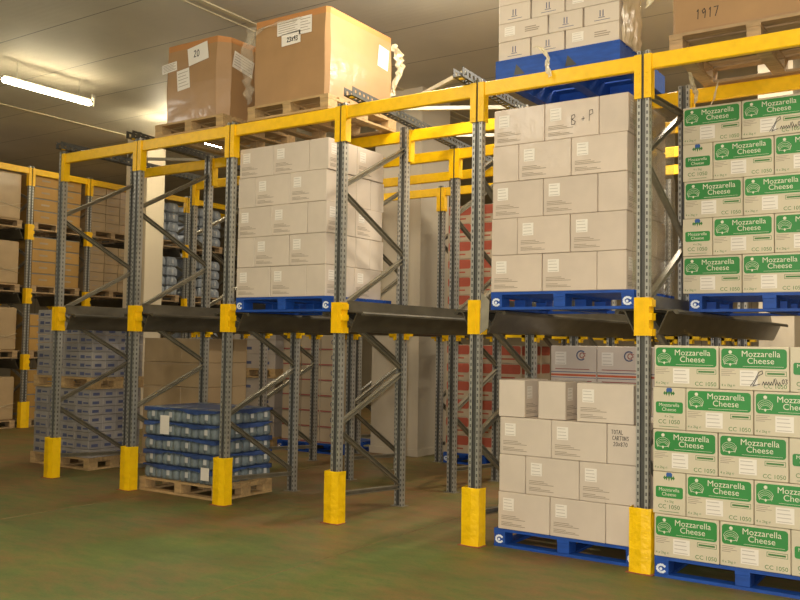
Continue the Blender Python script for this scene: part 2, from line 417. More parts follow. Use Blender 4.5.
def guard_mesh():
    mb = MB(); n = 8; hh = .465
    prof = [(-.088, .055), (-.082, -.042), (-.02, -.052), (.012, -.056), (.08, -.046), (.088, .055)]
    inner = [(x * .93, y + .006) for x, y in reversed(prof)]
    ring = prof + inner; m = len(ring); rnd = random.Random(3)
    vs = []
    for k in range(n + 1):
        z = hh * k / n
        for x, y in ring: vs.append((x + rnd.uniform(-.002, .002), y + rnd.uniform(-.002, .002), z if 0 < k < n else z + (0 if k == 0 else rnd.uniform(-.006, .006))))
    fs = []
    for k in range(n):
        fs += [(k * m + i, k * m + (i + 1) % m, (k + 1) * m + (i + 1) % m, (k + 1) * m + i) for i in range(m)]
    for base in (0, n * m):
        for i in range(5): fs.append((base + i, base + i + 1, base + m - 2 - i, base + m - 1 - i))
    mb.add(vs, fs); return mb.mesh('post_guard', M['guard'])

def clip_mesh():
    mb = MB().box(-.056, .056, -.022, -.001, -.14, .14)
    mb.box(.0455, .058, -.001, .075, -.14, .14).box(-.058, -.0455, -.001, .075, -.14, .14)
    for z in (-.115, .0, .10): mb.box(.054, .076, -.018, .07, z - .026, z + .026)
    mb.box(-.02, .02, -.026, -.022, -.12, .12)
    return mb.mesh('rail_bracket', M['yellow'])

def make_frame(hh, front_nodes, rear_nodes, guard, levels, clips=True, extra=False):
    t = thing('rack_upright_frame'); me = upright_fix(upright_mesh(hh + .03))
    link('upright_post', me, t)
    r = link('upright_post', me, t); r.location = (0, 1.035, 0)
    for y in (.036, 1.064):
        MB().box(-.075, .075, y - .06, y + .06, 0, .006).build('foot_plate', M['brace'], t)
    seq = [(.035, front_nodes[0] - .6 if front_nodes[0] > .7 else .22), (1.06, rear_nodes[0])]
    bars = [((0, .05, .25), (0, 1.05, .19))]
    pts = []
    for i in range(max(len(front_nodes), len(rear_nodes))):
        if i < len(rear_nodes): pts.append((1.05, rear_nodes[i]))
        if i < len(front_nodes): pts.append((.05, front_nodes[i]))
    for (y0, z0), (y1, z1) in zip(pts, pts[1:]): bars.append(((0, y0, z0 + .03), (0, y1, z1 - .03)))
    if extra: bars.append(((0, .05, hh - .28), (0, 1.05, hh - .22)))
    for p, q in bars:
        mb = MB().bar((-.012, p[1], p[2]), (-.012, q[1], q[2]), .006, .046, (0, 0, 1))
        d = Vector(q) - Vector(p); d.normalize(); nrm = Vector((0, -d.z, d.y)) * .018
        for s in (-1, 1): mb.bar((.006, p[1] + s * nrm.y, p[2] + s * nrm.z), (.006, q[1] + s * nrm.y, q[2] + s * nrm.z), .036, .004, nrm)
        mb.build('brace', M['brace'], t)
    if guard:
        g = link('post_guard', guard_mesh(), t)
        MB().box(-.10, .10, -.07, .06, 0, .005).build('guard_foot', M['rust'], g)
    if clips:
        cm = clip_mesh()
        for z in levels: link('rail_bracket', cm, t).location = (0, 0, z)
    return Kind(t)

FN = [.85, 1.92, 3.04]; RN = [.20, 1.35, 2.49, 3.62]
kf_front = make_frame(H, FN, RN, True, [1.85])
kf_extra = make_frame(H, FN, RN, True, [1.85], extra=True)
kf_in = make_frame(H, FN, RN, False, [1.85], clips=False)
posn = ['far left end', 'second from the left', 'third from the left', 'fourth from the left', 'fifth from the left', 'sixth from the left', 'right-hand end']
for i, x in enumerate(POSTX):
    if i < 6:
        (kf_extra if i == 5 else kf_front).put((x, 0, 0), 0, 'front rack frame with yellow foot guard, %s' % posn[i], 'rack frame', 'front upright frames')
    if i < 6:
        kf_in.put((x, 2.06, 0), 0, 'rack frame one rank behind the front frame %s' % posn[i], 'rack frame', 'middle upright frames')
    if i < 5:
        kf_in.put((x, 4.10, 0), 0, 'rack frame two ranks behind the front frame %s' % posn[i], 'rack frame', 'rear upright frames')

# portal beams across the uprights
def make_beam(span):
    t = thing('portal_beam')
    bm_ = MB().box(.048, span - .048, .002, .05, -.115, 0).mesh('beam', M['yellow']); bevel_mesh(bm_, .006)
    link('beam', bm_, t)
    for x, s in ((0, 1), (span, -1)):
        a, b = sorted((x + s * .010, x + s * .064))
        mb = MB().box(a, b, -.012, .0, -.33, -.0).box(*sorted((x + s * .052, x + s * .064)), 0, .07, -.33, 0)
        for z in (-.29, -.2, -.14): mb.box(x + s * .03 - .006, x + s * .03 + .006, -.017, -.012, z - .006, z + .006)
        mb.build('end_bracket', M['yellow'], t)
    return Kind(t)
rows = [(0, 'along the very front'), (1.10, 'second row back'), (2.06, 'third row back'), (3.16, 'fourth row back'), (4.10, 'fifth row back')]
bayn = ['leftmost bay', 'second bay from the left', 'third bay from the left', 'fourth bay from the left', 'fifth bay from the left', 'bay of the cheese cartons at right']
for b in range(6):
    k = make_beam(POSTX[b + 1] - POSTX[b])
    for j, (y, w) in enumerate(rows):
        if b == 5 and j == 4: continue
        k.put((POSTX[b], y if j % 2 == 0 else y - .02, H), 0, 'yellow top beam %s, %s' % (w, bayn[b]), 'portal beam', 'yellow portal beams')

# pallet rails
def make_rail(side, length, arms, gusset, al=.13):
    t = thing('pallet_rail'); s = side
    out = [(.050, .150), (.054, .150), (.071, .049), (.232, .044), (.240, .030), (.238, .012), (.215, .014), (.20, .036), (.165, .030), (.088, -.135), (.066, -.140), (.066, -.135), (.084, -.128), (.158, .036), (.067, .043)]
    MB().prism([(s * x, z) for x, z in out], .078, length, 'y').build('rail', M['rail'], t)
    for y in arms:
        mb = MB().box(*sorted((s * .0505, s * al)), y - .02, y + .03, -.165, -.140).box(*sorted((s * .0505, s * .075)), y - .02, y + .045, -.20, -.02)
        mb.build('support_arm', M['yellow'], t)
    if gusset:
        x0, x1 = s * .088, s * .155
        mb = MB(); vs = [(x0, -.075, -.15), (x1, -.06, -.10), (x1 + s * .01, -.062, .12), (x0 + s * .01, -.08, .19), (x0, -.07, -.15), (x1, -.055, -.10), (x1 + s * .01, -.057, .12), (x0 + s * .01, -.075, .19)]
        mb.add(vs, [(0, 1, 2, 3), (7, 6, 5, 4), (0, 4, 5, 1), (1, 5, 6, 2), (2, 6, 7, 3), (3, 7, 4, 0)])
        mb.build('end_guide', M['brace'], t)
    return Kind(t)
RZ = 1.86
kr = {}
for i in range(7):
    for side in (1, -1):
        if (i == 0 and side < 0) or (i == 6 and side > 0): continue
        L_ = 4.2 if (i == 1 and side > 0) else 4.2 if (i == 5) or (i == 6) else 5.2
        arms = [1.04, 2.08, 3.10] + ([4.12, 5.12] if L_ > 5 else [])
        key = (side, L_, i >= 4)
        if key not in kr: kr[key] = make_rail(side, L_, arms, i == 4 and side > 0, .24 if i >= 4 and side < 0 else .13)
        if i == 6: continue
        kr[key].put((POSTX[i], 0, RZ), 0, 'dark pallet rail on the %s of the front upright %s' % ('right' if side > 0 else 'left', posn[i]), 'pallet rail', 'pallet rails')

# perforated ties lying back over the portal beams
def tie(x0, y0, x1, y1, label):
    L_ = math.hypot(x1 - x0, y1 - y0); ang = math.atan2(y1 - y0, x1 - x0)
    t = thing('top_tie', label, 'roof tie', (x0, y0, H + .032), ang, 'perforated ties over the top beams')
    mb = MB()
    for v in (-.045, .022): mb.box(0, L_, v, v + .023, 0, .004)
    n = int(L_ / .075)
    for k in range(n): mb.box(k * .075, k * .075 + .036, -.022, .022, 0, .004)
    for v in (-.045, .041):
        mb.box(0, L_, v, v + .004, .004, .020).box(0, L_, v, v + .004, .058, .08)
        for k in range(n): mb.box(k * .075, k * .075 + .040, v, v + .004, .020, .058)
    mb.build('perforated_channel', M['tie'], t)
    MB().box(.06, .09, -.02, .02, -.003, .012).build('tie_clamp', M['yellow'], t)
tie(4.37, -.16, 4.02, 3.3, 'perforated dark tie running back beside the big sunlit-looking octagonal box')
tie(5.49, -.14, 5.30, 3.3, 'perforated dark tie running back beside the fifth front upright')
tie(1.28, -.06, .86, 3.3, 'perforated dark tie running back beside the second front upright')
tie(.10, -.12, -.12, 3.3, 'perforated dark tie running back over the leftmost front upright')
def bars(pts, label, m, group='slanting bars between the top ties'):
    for p, q, l in pts:
        tag(MB().bar((p[0], p[1], H + .133), (q[0], q[1], H + .133), .035, .035).build('plan_brace', m), l, 'bracing bar', group)
bars([((4.34, .70), (5.46, .05), 'bright slanting bar between the top ties, nearest the front beam'),
      ((4.34, .78), (5.42, 1.34), 'pale level-looking bar between the top ties behind the fourth bay beam'),
      ((4.22, 1.92), (5.40, 1.44), 'slanting bar between the top ties, second from the front'),
      ((4.22, 2.00), (5.34, 2.62), 'pale bar between the top ties furthest back in the fourth bay')], '', M['brightbar'])
bars([((.02, .95), (1.2, .15), 'thin bar between the top ties nearest the front of the leftmost bay'),
      ((.02, 1.05), (1.06, 1.75), 'thin bar between the top ties further back in the leftmost bay')], '', M['brace'])

# ------------------------------------------------------------------ pallets
def make_pallet(w, d, m, painted=False):
    t = thing('pallet')
    mb = MB(); n = 7; bw = d / n * .78
    for k in range(n):
        y = k * (d - bw) / (n - 1); mb.box(0, w, y, y + bw, .122, .144)
    for x in (0, w / 2 - .05, w - .10): mb.box(x, x + .10, 0, d, .100, .1215)
    mb.build('deck', m, t)
    blk = bevel_mesh(MB().box(-.0495, .0495, -.07, .07, .0225, .0995).mesh('block', m), .003)
    for x in (.05, w / 2, w - .05):
        for y in (.071, d / 2, d - .071):
            link('block', blk, t).location = (x, y, 0)
    mb = MB()
    for x in (0, w / 2 - .05, w - .10): mb.box(x, x + .10, .101, d - .101, 0, .022)
    mb.box(0, w, 0, .10, 0, .022).box(0, w, d - .10, d, 0, .022)
    mb.build('base', m, t)
    if painted:
        for x in (.05, w - .05):
            mk = MB()
            arc = [(x + .030 * math.cos(a), .061 + .026 * math.sin(a)) for a in [math.radians(40 + 280 * k / 9) for k in range(10)]]
            mk.stroke(arc, .016, -.0005).plate(disc(x - .004, .058, .011, 10), -.001)
            mk.stroke([(x - .028, .05), (x - .008, .035), (x + .012, .033)], .008, -.0006)
            mk.build('stencil_mark', M['white_paint'], t)
    return Kind(t)
kp_blue = make_pallet(1.2, 1.0, M['blue'], True)
kp_wood = make_pallet(1.2, .8, M['wood'])
kp_wood10 = make_pallet(1.03, .92, M['wood'])
kp_long = make_pallet(1.03, 1.14, M['wood'])
kp_old = make_pallet(1.2, 1.0, M['wood_old'])
kp_deep = make_pallet(1.02, 1.15, M['wood_old'])
PH = .144
def pal(k, fr, x, y, z, label): return k.put(fr.p(x, y, z), fr.rot, label, 'pallet')

# ------------------------------------------------------------------ cartons
def carton_mesh(name, l, d, h, m, bev=.004):
    return bevel_mesh(MB().box(-l / 2, l / 2, -d / 2, d / 2, 0, h).mesh(name, m), bev)
CL, CD, CH = .455, .235, .300
def label_part(t, x0, z0, w, h, y, rows=4):
    o = MB().rect(x0, x0 + w, z0, z0 + h, y - .0010).build('shipping_label', M['sticker'], t)
    mb = MB(); rnd = random.Random(5)
    for r in range(rows):
        z = z0 + h * (1 - (r + .7) / rows); mb.rect(x0 + w * .08, x0 + w * rnd.uniform(.5, .92), z, z + h * .05, y - .0016, .0003)
    mb.build('label_print', M['faint_ink'], o)
def make_white(m, name='carton'):
    l, d, h = CL - .006, CD - .004, CH - .003
    t = thing(name); link('board_box', carton_mesh('board_box', l, d, h, m), t)
    y = -d / 2
    label_part(t, -l / 2 + .045, .150, .095, .100, y)
    mb = MB()
    for k, (a, z) in enumerate(((.13, .105), (.16, .092), (.21, .080), (.10, .053), (.18, .041), (.21, .030))):
        mb.rect(-l / 2 + .03, -l / 2 + .03 + a, z, z + .0055, y - .0008)
    mb.build('printed_lines', M['grey_ink'], t)
    return Kind(t)
kw = make_white(M['carton']); kwf = make_white(M['carton_film'])

def make_mozz():
    l, d, h = CL - .006, CD - .004, CH - .003
    t = thing('cheese_carton'); link('board_box', carton_mesh('board_box', l, d, h, M['mozz']), t)
    y = -d / 2; x0 = -l / 2
    bn = MB().plate(rrect(x0 + .012, -x0 - .014, .148, .282, .022), y - .0010).build('green_banner', M['green'], t)
    mb = MB()
    text_into(mb, 'Mozzarella', .058, .045, .228, y - .0018, 'CENTER', .009)
    text_into(mb, 'Cheese', .058, .045, .181, y - .0018, 'CENTER', .009)
    mb.rect(-.07, .19, .161, .163, y - .0018, .0003)
    # crest beside the words: a disc over an arched ribbon with a drop below
    cx = x0 + .072
    mb.plate(disc(cx, .258, .012), y - .0018, .0003)
    mb.plate([(cx - .010, .176), (cx, .160), (cx + .010, .176), (cx, .182)], y - .0018, .0003)
    for r, zc in ((.050, .196), (.046, .183), (.044, .170), (.040, .160)):
        mb.stroke([(cx + r * math.cos(a), zc + .045 * math.sin(a)) for a in [math.radians(15 + 150 * k / 9) for k in range(10)]], .0022, y - .0018)
    for s in (-1, 1): mb.stroke([(cx + s * .048, .208), (cx + s * .040, .18), (cx + s * .012, .176)], .0032, y - .0018)
    mb.build('banner_lettering', M['white_ink'], bn)
    mb = MB()
    text_into(mb, 'CC 1050', .040, -x0 - .014, .018, y - .0010, 'RIGHT', .01)
    mb.build('product_code', M['green_ink'], t); mb = MB()
    text_into(mb, '4 x 2kg \u212e', .024, x0 + .012, .022, y - .0010, 'LEFT', .006)
    mb.build('weight_print', M['green_ink'], t); mb = MB()
    for a, b2, c, e in ((-x0 - .148, -x0 - .016, .100, .103), (-x0 - .148, -x0 - .016, .130, .133)): mb.rect(a, b2, c, e, y - .0009)
    for a in (-x0 - .148, -x0 - .019): mb.rect(a, a + .003, .100, .133, y - .0009)
    mb.rect(-x0 - .138, -x0 - .028, .110, .122, y - .0009)
    mb.build('outlined_print', M['green_ink'], t)
    mb = MB()
    for k in range(4): mb.rect(x0 + .012, x0 + (.10, .085, .11, .07)[k], .132 - k * .012, .136 - k * .012, y - .0008)
    mb.build('small_print', M['grey_ink'], t)
    label_part(t, x0 + .135, .030, .115, .105, y)
    # narrow end of the carton, facing local -x
    e = MB(); g = MB(); bl = MB(); wt = MB()
    g.plate(rrect(-.095, .098, .115, .195, .014), 0)
    text_into(wt, 'Mozzarella', .034, .0, .162, -.0008, 'CENTER', .01); text_into(wt, 'Cheese', .034, .0, .130, -.0008, 'CENTER', .01)
    bl.plate([(-.020, .258), (.022, .258), (.022, .285), (.014, .300 - .006), (-.014, .294), (-.020, .285)], 0)
    for a in (-.032, -.018, 0, .018, .032): e.plate([(a - .009, .262 - abs(a) * .2), (a, .232 + abs(a) * .3), (a + .009, .262 - abs(a) * .2), (a, .272)], -.0004)
    text_into(e, 'CC 1050', .042, 0, .040, -.0006, 'CENTER', .01); text_into(e, '4 x 2kg', .022, 0, .085, -.0006, 'CENTER', .006)
    e.rect(-.07, .07, .018, .021, -.0004)
    xe = -l / 2 - .0010
    def turn(mb_): mb_.v = [(xe + v[1], -v[0], v[2]) for v in mb_.v]; return mb_
    eb = turn(g).build('end_banner', M['green'], t); turn(wt).build('end_lettering', M['white_ink'], eb)
    turn(bl).build('blue_crest', M['blue_ink'], t); turn(e).build('end_code', M['green_ink'], t)
    return Kind(t)
km = make_mozz()
END_PARTS = ('end_banner', 'blue_crest', 'end_code')
FRONT_PARTS = ('green_banner', 'product_code', 'small_print', 'shipping_label')

rj = random.Random(11)
def lab(what, row, nrow, where, stack):
    r = 'bottom layer' if row == 0 else 'top layer' if row == nrow - 1 else 'layer %s up' % ORD[row]
    return '%s, %s, %s, %s' % (what, r, where, stack)
def stack(kind, fr, x0, y0, z0, patterns, what, stackname, cat, group, side=True, front=True, L_=CL, D_=CD, H_=CH, wrap_last=None):
    """brick-laid stack. pattern 'LLS' or 'SLL' as the front of each layer; only its seen faces are laid"""
    out = {}
    n = len(patterns)
    for r, pat in enumerate(patterns):
        x = x0; z = z0 + r * H_; j = rj.uniform(-.006, .006)
        for c, ch in enumerate(pat):
            pos = 'front left' if c == 0 else 'front right' if c == len(pat) - 1 else 'front middle'
            w = L_ if ch == 'L' else D_
            jy = rj.uniform(-.004, .004)
            if ch == 'L':
                o = kind.put(fr.p(x + w / 2 + j, y0 + D_ / 2 + jy, z), fr.rot, lab(what, r, n, pos, stackname), cat, group)
            elif ch == 'S':
                o = kind.put(fr.p(x + w / 2 + j, y0 + L_ / 2 + jy, z), fr.rot + PI / 2, lab(what, r, n, pos + ' end-on', stackname), cat, group)
            out[(r, c)] = o
            if side and c == len(pat) - 1:
                if ch == 'L':
                    for q in range(1, 4): kind.put(fr.p(x + w / 2 + j, y0 + D_ / 2 + q * D_, z), fr.rot, lab(what, r, n, 'right side, %s back' % ORD[q], stackname), cat, group)
                else:
                    kind.put(fr.p(x + w / 2 + j, y0 + L_ * 1.5, z), fr.rot + PI / 2, lab(what, r, n, 'right side at the back', stackname), cat, group)
            x += w
    return out
A_, B_ = ('L', 'L', 'S'), ('S', 'L', 'L')

# rack deck, third bay: white cartons
pal(kp_blue, W0, 2.838, .06, 1.911, 'blue pallet under the white cartons on the rails of the third bay')
stack(kw, W0, 2.822, .07, 2.056, [A_, B_, A_, B_, A_], 'white carton', 'five-high stack in third bay', 'carton', 'white cartons on the rails of the third bay')
# rack deck, fifth bay
pal(kp_blue, W0, 5.72, .05, 1.911, 'blue pallet under the white cartons on the rails of the fifth bay')
sD4 = stack(kwf, W0, 5.722, .05, 2.056, [A_, B_, A_, B_, A_], 'white carton', 'stack on rails of fifth bay', 'carton', 'white cartons on the rails of the fifth bay')
o = sD4[(4, 1)]; mb = MB(); hand(mb, 'B', .080, .000, .100, -CD / 2 - .002, .0042); hand(mb, '+', .058, .085, .110, -CD / 2 - .002, .0042); hand(mb, 'P', .085, .145, .115, -CD / 2 - .002, .0042)
mb.build('marker_writing', M['pen'], o); o['label'] = 'white carton marked B + P, top of the rail stack, fifth bay'
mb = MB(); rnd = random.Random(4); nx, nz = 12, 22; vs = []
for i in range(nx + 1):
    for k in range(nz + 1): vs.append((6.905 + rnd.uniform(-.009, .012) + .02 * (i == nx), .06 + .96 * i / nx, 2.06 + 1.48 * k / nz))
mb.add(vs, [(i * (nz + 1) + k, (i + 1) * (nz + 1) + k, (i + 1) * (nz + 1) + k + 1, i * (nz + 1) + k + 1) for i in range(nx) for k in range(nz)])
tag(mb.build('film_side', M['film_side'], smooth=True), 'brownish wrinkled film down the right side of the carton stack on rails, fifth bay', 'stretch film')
# floor, fifth bay
pal(kp_blue, W0, 5.745, .10, 0, 'blue pallet on the floor under the white cartons of the fifth bay')
sF4 = stack(kw, W0, 5.78, .10, PH + .001, [A_, B_, A_], 'white carton', 'floor stack in fifth bay', 'carton', 'white cartons on the floor of the fifth bay')
o = sF4[(2, 2)]; mb = MB(); yy = CL / 2
for k, s in enumerate(('TOTAL', 'CARTONS', '20X870')): hand(mb, s, .030, -.082 + .008 * k, .225 - k * .045, 0, .0036)
mb.v = [(-(CL - .006) / 2 - .0015 + v[1], -v[0], v[2]) for v in mb.v]
mb.build('marker_writing', M['pen'], o); o['label'] = 'white carton with TOTAL CARTONS written on its end, floor stack of the fifth bay'
zt = PH + .001 + 3 * CH + .001
kw.put((5.885, .34, zt), PI / 2, 'white carton turned end-on, leftmost on top of the floor stack', 'carton', 'white cartons on the floor of the fifth bay')
kw.put((6.235, .34, zt), PI / 2, 'white carton turned end-on, middle one on top of the floor stack', 'carton', 'white cartons on the floor of the fifth bay')
kw.put((6.675, .22, zt), 0, 'white carton with label outwards, rightmost on top of the floor stack', 'carton', 'white cartons on the floor of the fifth bay')

# cheese cartons
pal(kp_blue, W0, 7.105, -.04, 0, 'blue pallet on the floor under the green-labelled cheese cartons')
sM = stack(km, W0, 7.095, -.04, PH + .001, [A_, B_, A_, B_, A_], 'green-labelled mozzarella carton', 'floor stack at right', 'carton', 'cheese cartons on the floor at right', side=False)
pal(kp_blue, W0, 7.13, .735, 1.911, 'blue pallet on the rails under the green-labelled cheese cartons')
sM2 = stack(km, W0, 7.08, .74, 2.056, [A_, B_, A_, B_, A_], 'green-labelled mozzarella carton', 'stack on rails at right', 'carton', 'cheese cartons on the rails at right', side=False)
def lundi(o, lab_, s=1.0):
    mb = MB(); y = -CD / 2 - .003; x = -.02
    mb.stroke([(x, .03), (x + .03, .075), (x + .055, .125), (x + .075, .135), (x + .078, .115), (x + .05, .10), (x + .03, .06), (x + .015, .03), (x + .06, .045)], .0045, y)
    pts = []
    for k in range(15): pts.append((x + .075 + k * .0085, .04 + (.022 if k % 2 else .0) + (.02 if k in (9,) else 0)))
    mb.stroke(pts, .004, y); mb.stroke([(x + .16, .085), (x + .175, .045)], .004, y)
    hand(mb, '03', .032, x + .20, .05, y, .004); mb.build('marker_writing', M['pen'], o); o['label'] = lab_
lundi(sM[(4, 1)], 'mozzarella carton with a pen scrawl, top row of the floor stack at right')
lundi(sM2[(4, 1)], 'mozzarella carton with a pen scrawl, top row of the stack on rails at right')

# small cartons on the very top
def make_small():
    t = thing('carton'); l, d, h = .285, .19, .152
    link('board_box', carton_mesh('board_box', l, d, h, M['carton'], .003), t)
    mb = MB(); y = -d / 2 - .0008
    for x in (-.012, .012): mb.rect(x - .004, x + .004, .055, .105, y)
    mb.rect(-.026, .026, .045, .050, y).rect(-.06, .07, .025, .029, y)
    mb.build('upright_arrows', M['navy'], t)
    return Kind(t)
ks = make_small()
def make_wide():
    t = thing('carton'); l, d, h = .44, .285, .152
    link('board_box', carton_mesh('board_box', l, d, h, M['carton'], .003), t)
    label_part(t, -.165, .045, .095, .075, -d / 2)
    mb = MB(); y = -d / 2 - .0008
    for z, w in ((.085, .1), (.068, .13), (.052, .12)): mb.rect(.02, .02 + w, z, z + .009, y)
    mb.build('printed_lines', M['grey_ink'], t); return Kind(t)
kwd = make_wide()
def make_closed_pallet(w, d, m):
    t = thing('pallet'); mb = MB(); n = 7; bw = d / n * .8
    for k in range(n): y = k * (d - bw) / (n - 1); mb.box(0, w, y, y + bw, .15, .17)
    mb.build('deck', m, t)
    for x in (0, w / 2 - .045, w - .09): MB().box(x, x + .09, .021, d - .021, 0, .149).build('bearer', m, t)
    for y in (0, d - .02):
        mb = MB().box(0, w, y, y + .02, .0, .149); mb.build('side_board', m, t)
    mb = MB()
    for y in (.25, .55, .85): mb.box(.091, w - .091, y, y + .09, .0, .02)
    return mb, t
_mb, _t = make_closed_pallet(1.07, 1.12, M['blue'])
kp_closed = Kind(_t)
for xk in (.17, .62): MB().add([(xk, -.001, .03), (xk + .10, -.001, .03), (xk + .02, -.001, .12)], [(0, 1, 2)]).build('stencil_mark', M['tie'], _t)
kp_closed = Kind(_t)
kp_closed.put((5.715, .10, 3.815), 0, 'blue closed-sided pallet on the top beams of the fifth bay', 'pallet')
z = 3.815 + .175
for r, pat in enumerate(('SSW', 'WSS', 'SSW', 'WSS', 'SSW')):
    x = 5.725
    for c, ch in enumerate(pat):
        w = .30 if ch == 'S' else .455
        pos = ('front left', 'front middle', 'front right')[c]
        k = ks if ch == 'S' else kwd; dd = .19 if ch == 'S' else .285
        k.put((x + w / 2, .115 + dd / 2 + rj.uniform(0, .004), z + r * .155), 0, lab('small white carton', r, 5, pos, 'topmost pallet of fifth bay'), 'carton', 'small cartons on the topmost blue pallet')
        x += w
    yq = .115 + (.29 if pat[-1] == 'W' else .195); n = 0
    while yq + .19 < .60:
        ks.put((x - .150, yq + .097, z + r * .155), 0, lab('small white carton', r, 5, 'right side %s back' % ORD[n + 1], 'topmost pallet of fifth bay'), 'carton', 'small cartons on the topmost blue pallet')
        yq += .195; n += 1
# crinkled sheet of film down the right side of that load
mb = MB(); rnd = random.Random(9); nx, nz = 14, 16; vs = []
for i in range(nx + 1):
    for k in range(nz + 1): vs.append((6.80 + rnd.uniform(-.010, .012), 0.11 + .44 * i / nx, z - .01 + .80 * k / nz))
mb.add(vs, [(i * (nz + 1) + k, (i + 1) * (nz + 1) + k, (i + 1) * (nz + 1) + k + 1, i * (nz + 1) + k + 1) for i in range(nx) for k in range(nz)])
tag(mb.build('film_side', M['film_thick'], smooth=True), 'crinkled yellowish film sheet down the right side of the topmost cartons', 'stretch film')

# ------------------------------------------------------------------ large octagonal boxes on top
def octabin(x0, x1, y0, y1, z0, z1, label, papers, ch=.10):
    t = thing('octagonal_box', label, 'box', (x0, y0, z0), 0, 'octagonal boxes on the top beams')
    w, d, h = x1 - x0, y1 - y0, z1 - z0
    def outline(o=0): return [(ch, -o), (w - ch, -o), (w + o, ch), (w + o, d - ch), (w - ch, d + o), (ch, d + o), (-o, d - ch), (-o, ch)]
    mb = MB(); ol = outline(); n = 8; rings = 6; rnd = random.Random(int(x0 * 100))
    vs = []; fs = []
    for k in range(rings + 1):
        f = k / rings; bulge = math.sin(f * PI) * .012
        for x, y in outline(bulge): vs.append((x + rnd.uniform(-.003, .003), y + rnd.uniform(-.003, .003), h * .93 * f))
    for k in range(rings): fs += [(k * n + i, k * n + (i + 1) % n, (k + 1) * n + (i + 1) % n, (k + 1) * n + i) for i in range(n)]
    fs += [tuple(range(n - 1, -1, -1)), tuple(range(rings * n, rings * n + n))]
    mb.add(vs, fs).build('body', M['kraft'], t)
    # open rim, standing above the stretch film
    out = outline(.0); inn = [(x * .985 + w * .0075, y * .985 + d * .0075) for x, y in out]
    vs = []
    for zz, rr in ((h * .93, out), (h, out), (h, inn), (h * .93, inn)): vs += [(x, y, zz + (rnd.uniform(-.012, .012) if zz == h else 0)) for x, y in rr]
    fs = [(a * n + i, a * n + (i + 1) % n, (a + 1) % 4 * n + (i + 1) % n, (a + 1) % 4 * n + i) for a in range(4) for i in range(n)]
    MB().add(vs, fs).build('rim', M['kraft_raw'], t)
    for face, a, b, zz0, zz1, tilt, txt in papers:
        mb = MB(); cx, cz = (a + b) / 2, (zz0 + zz1) / 2; ct, st = math.cos(tilt), math.sin(tilt)
        rot = lambda x, z: (cx + (x - cx) * ct - (z - cz) * st, cz + (x - cx) * st + (z - cz) * ct)
        mb.plate([rot(*p) for p in ((a, zz0), (b, zz0), (b, zz1), (a, zz1))], 0, .001)
        pm = MB()
        if txt: hand(pm, txt, (zz1 - zz0) * .38, a + (b - a) * .3, cz - .03, -.0012, .009)
        else:
            for k in range(5):
                zl = zz1 - (k + 1) * (zz1 - zz0) / 6.2; p0 = rot(a + .02, zl); p1 = rot(b - .02 - .03 * (k % 2), zl); pm.stroke([p0, p1], .006, -.0012)
        for m_ in (mb, pm):
            if face == 'front': m_.v = [(x, y - .016, zz) for x, y, zz in m_.v]
            else: m_.v = [(w + .016 - y, x, zz) for x, y, zz in m_.v]
        pp = mb.build('paper_label', M['sticker'], t); pm.build('label_print', M['pen'] if txt else M['grey_ink'], pp)
    return t
ztop = 3.815
pal(kp_long, W0, 1.555, .06, ztop, 'wooden pallet on the top beams under the left octagonal box')
octabin(1.61, 2.55, .09, 1.13, ztop + PH + .001, 4.80, 'brown octagonal box with paper sheets taped on, left one on top of the rack',
        [('front', .42, .72, .60, .79, .15, '20'), ('front', .02, .25, .56, .66, .08, ''), ('front', .26, .45, .34, .56, .10, ''), ('right', .12, .42, .50, .68, -.18, '')])
pal(kp_long, W0, 2.96, .03, ztop, 'wooden pallet on the top beams under the right octagonal box')
o2 = octabin(3.00, 3.95, .06, 1.13, ztop + PH + .001, 4.81, 'brown octagonal box with glossy film, right one on top of the rack',
        [('front', .32, .60, .66, .80, .02, ''), ('front', .60, .76, .63, .80, .0, ''), ('front', .38, .62, .55, .67, .04, '23X93'), ('right', .80, .98, .48, .70, -.1, '')], ch=.03)

def film_sheet(pts, w, label, m, rnd_=1, thick=False):
    """a crumpled length of loose stretch film following a path"""
    mb = MB(); rnd = random.Random(rnd_); n = 4
    vs = []; fs = []; P = [Vector(p) for p in pts]
    fine = []
    for a, b in zip(P, P[1:]):
        for k in range(4): fine.append(a.lerp(b, k / 4))
    fine.append(P[-1])
    for i, p in enumerate(fine):
        ww = w * (.5 + .5 * math.sin(PI * (i + 1) / (len(fine) + 1))) * rnd.uniform(.7, 1.2); th = rnd.uniform(-.6, .6)
        for k in range(n + 1):
            u = (k / n - .5) * ww
            vs.append(p + Vector((u * math.cos(th), u * math.sin(th) + rnd.uniform(-.008, .008), rnd.uniform(-.008, .008) + .25 * u)))
    for i in range(len(fine) - 1): fs += [(i * (n + 1) + k, i * (n + 1) + k + 1, (i + 1) * (n + 1) + k + 1, (i + 1) * (n + 1) + k) for k in range(n)]
    mb.add(vs, fs); return tag(mb.build('loose_film', m), label, 'stretch film')
film_sheet([(2.96, .03, 4.60), (3.05, .03, 4.72), (3.25, .03, 4.75), (3.45, .03, 4.74), (3.62, .03, 4.73)], .20, 'crumpled clear film bunched along the top edge of the right octagonal box', M['film'], 1)
film_sheet([(2.98, .05, 4.78), (2.93, .03, 4.5), (2.94, .04, 4.25), (2.97, .05, 4.0)], .16, 'clear film sagging down the left edge of the right octagonal box', M['film'], 2)
film_sheet([(3.96, 1.12, 4.74), (4.01, 1.16, 4.62), (4.03, 1.17, 4.48), (3.98, 1.13, 4.30), (3.96, 1.12, 4.2)], .13, 'film flap billowing off the rear edge of the right octagonal box', M['film_thick'], 3)
film_sheet([(6.10, .02, 4.02), (6.18, -.03, 3.99), (6.25, -.04, 3.90), (6.24, -.03, 3.82), (6.27, -.035, 3.74)], .045, 'twist of film hanging over the front beam of the fifth bay', M['film_thick'], 4)
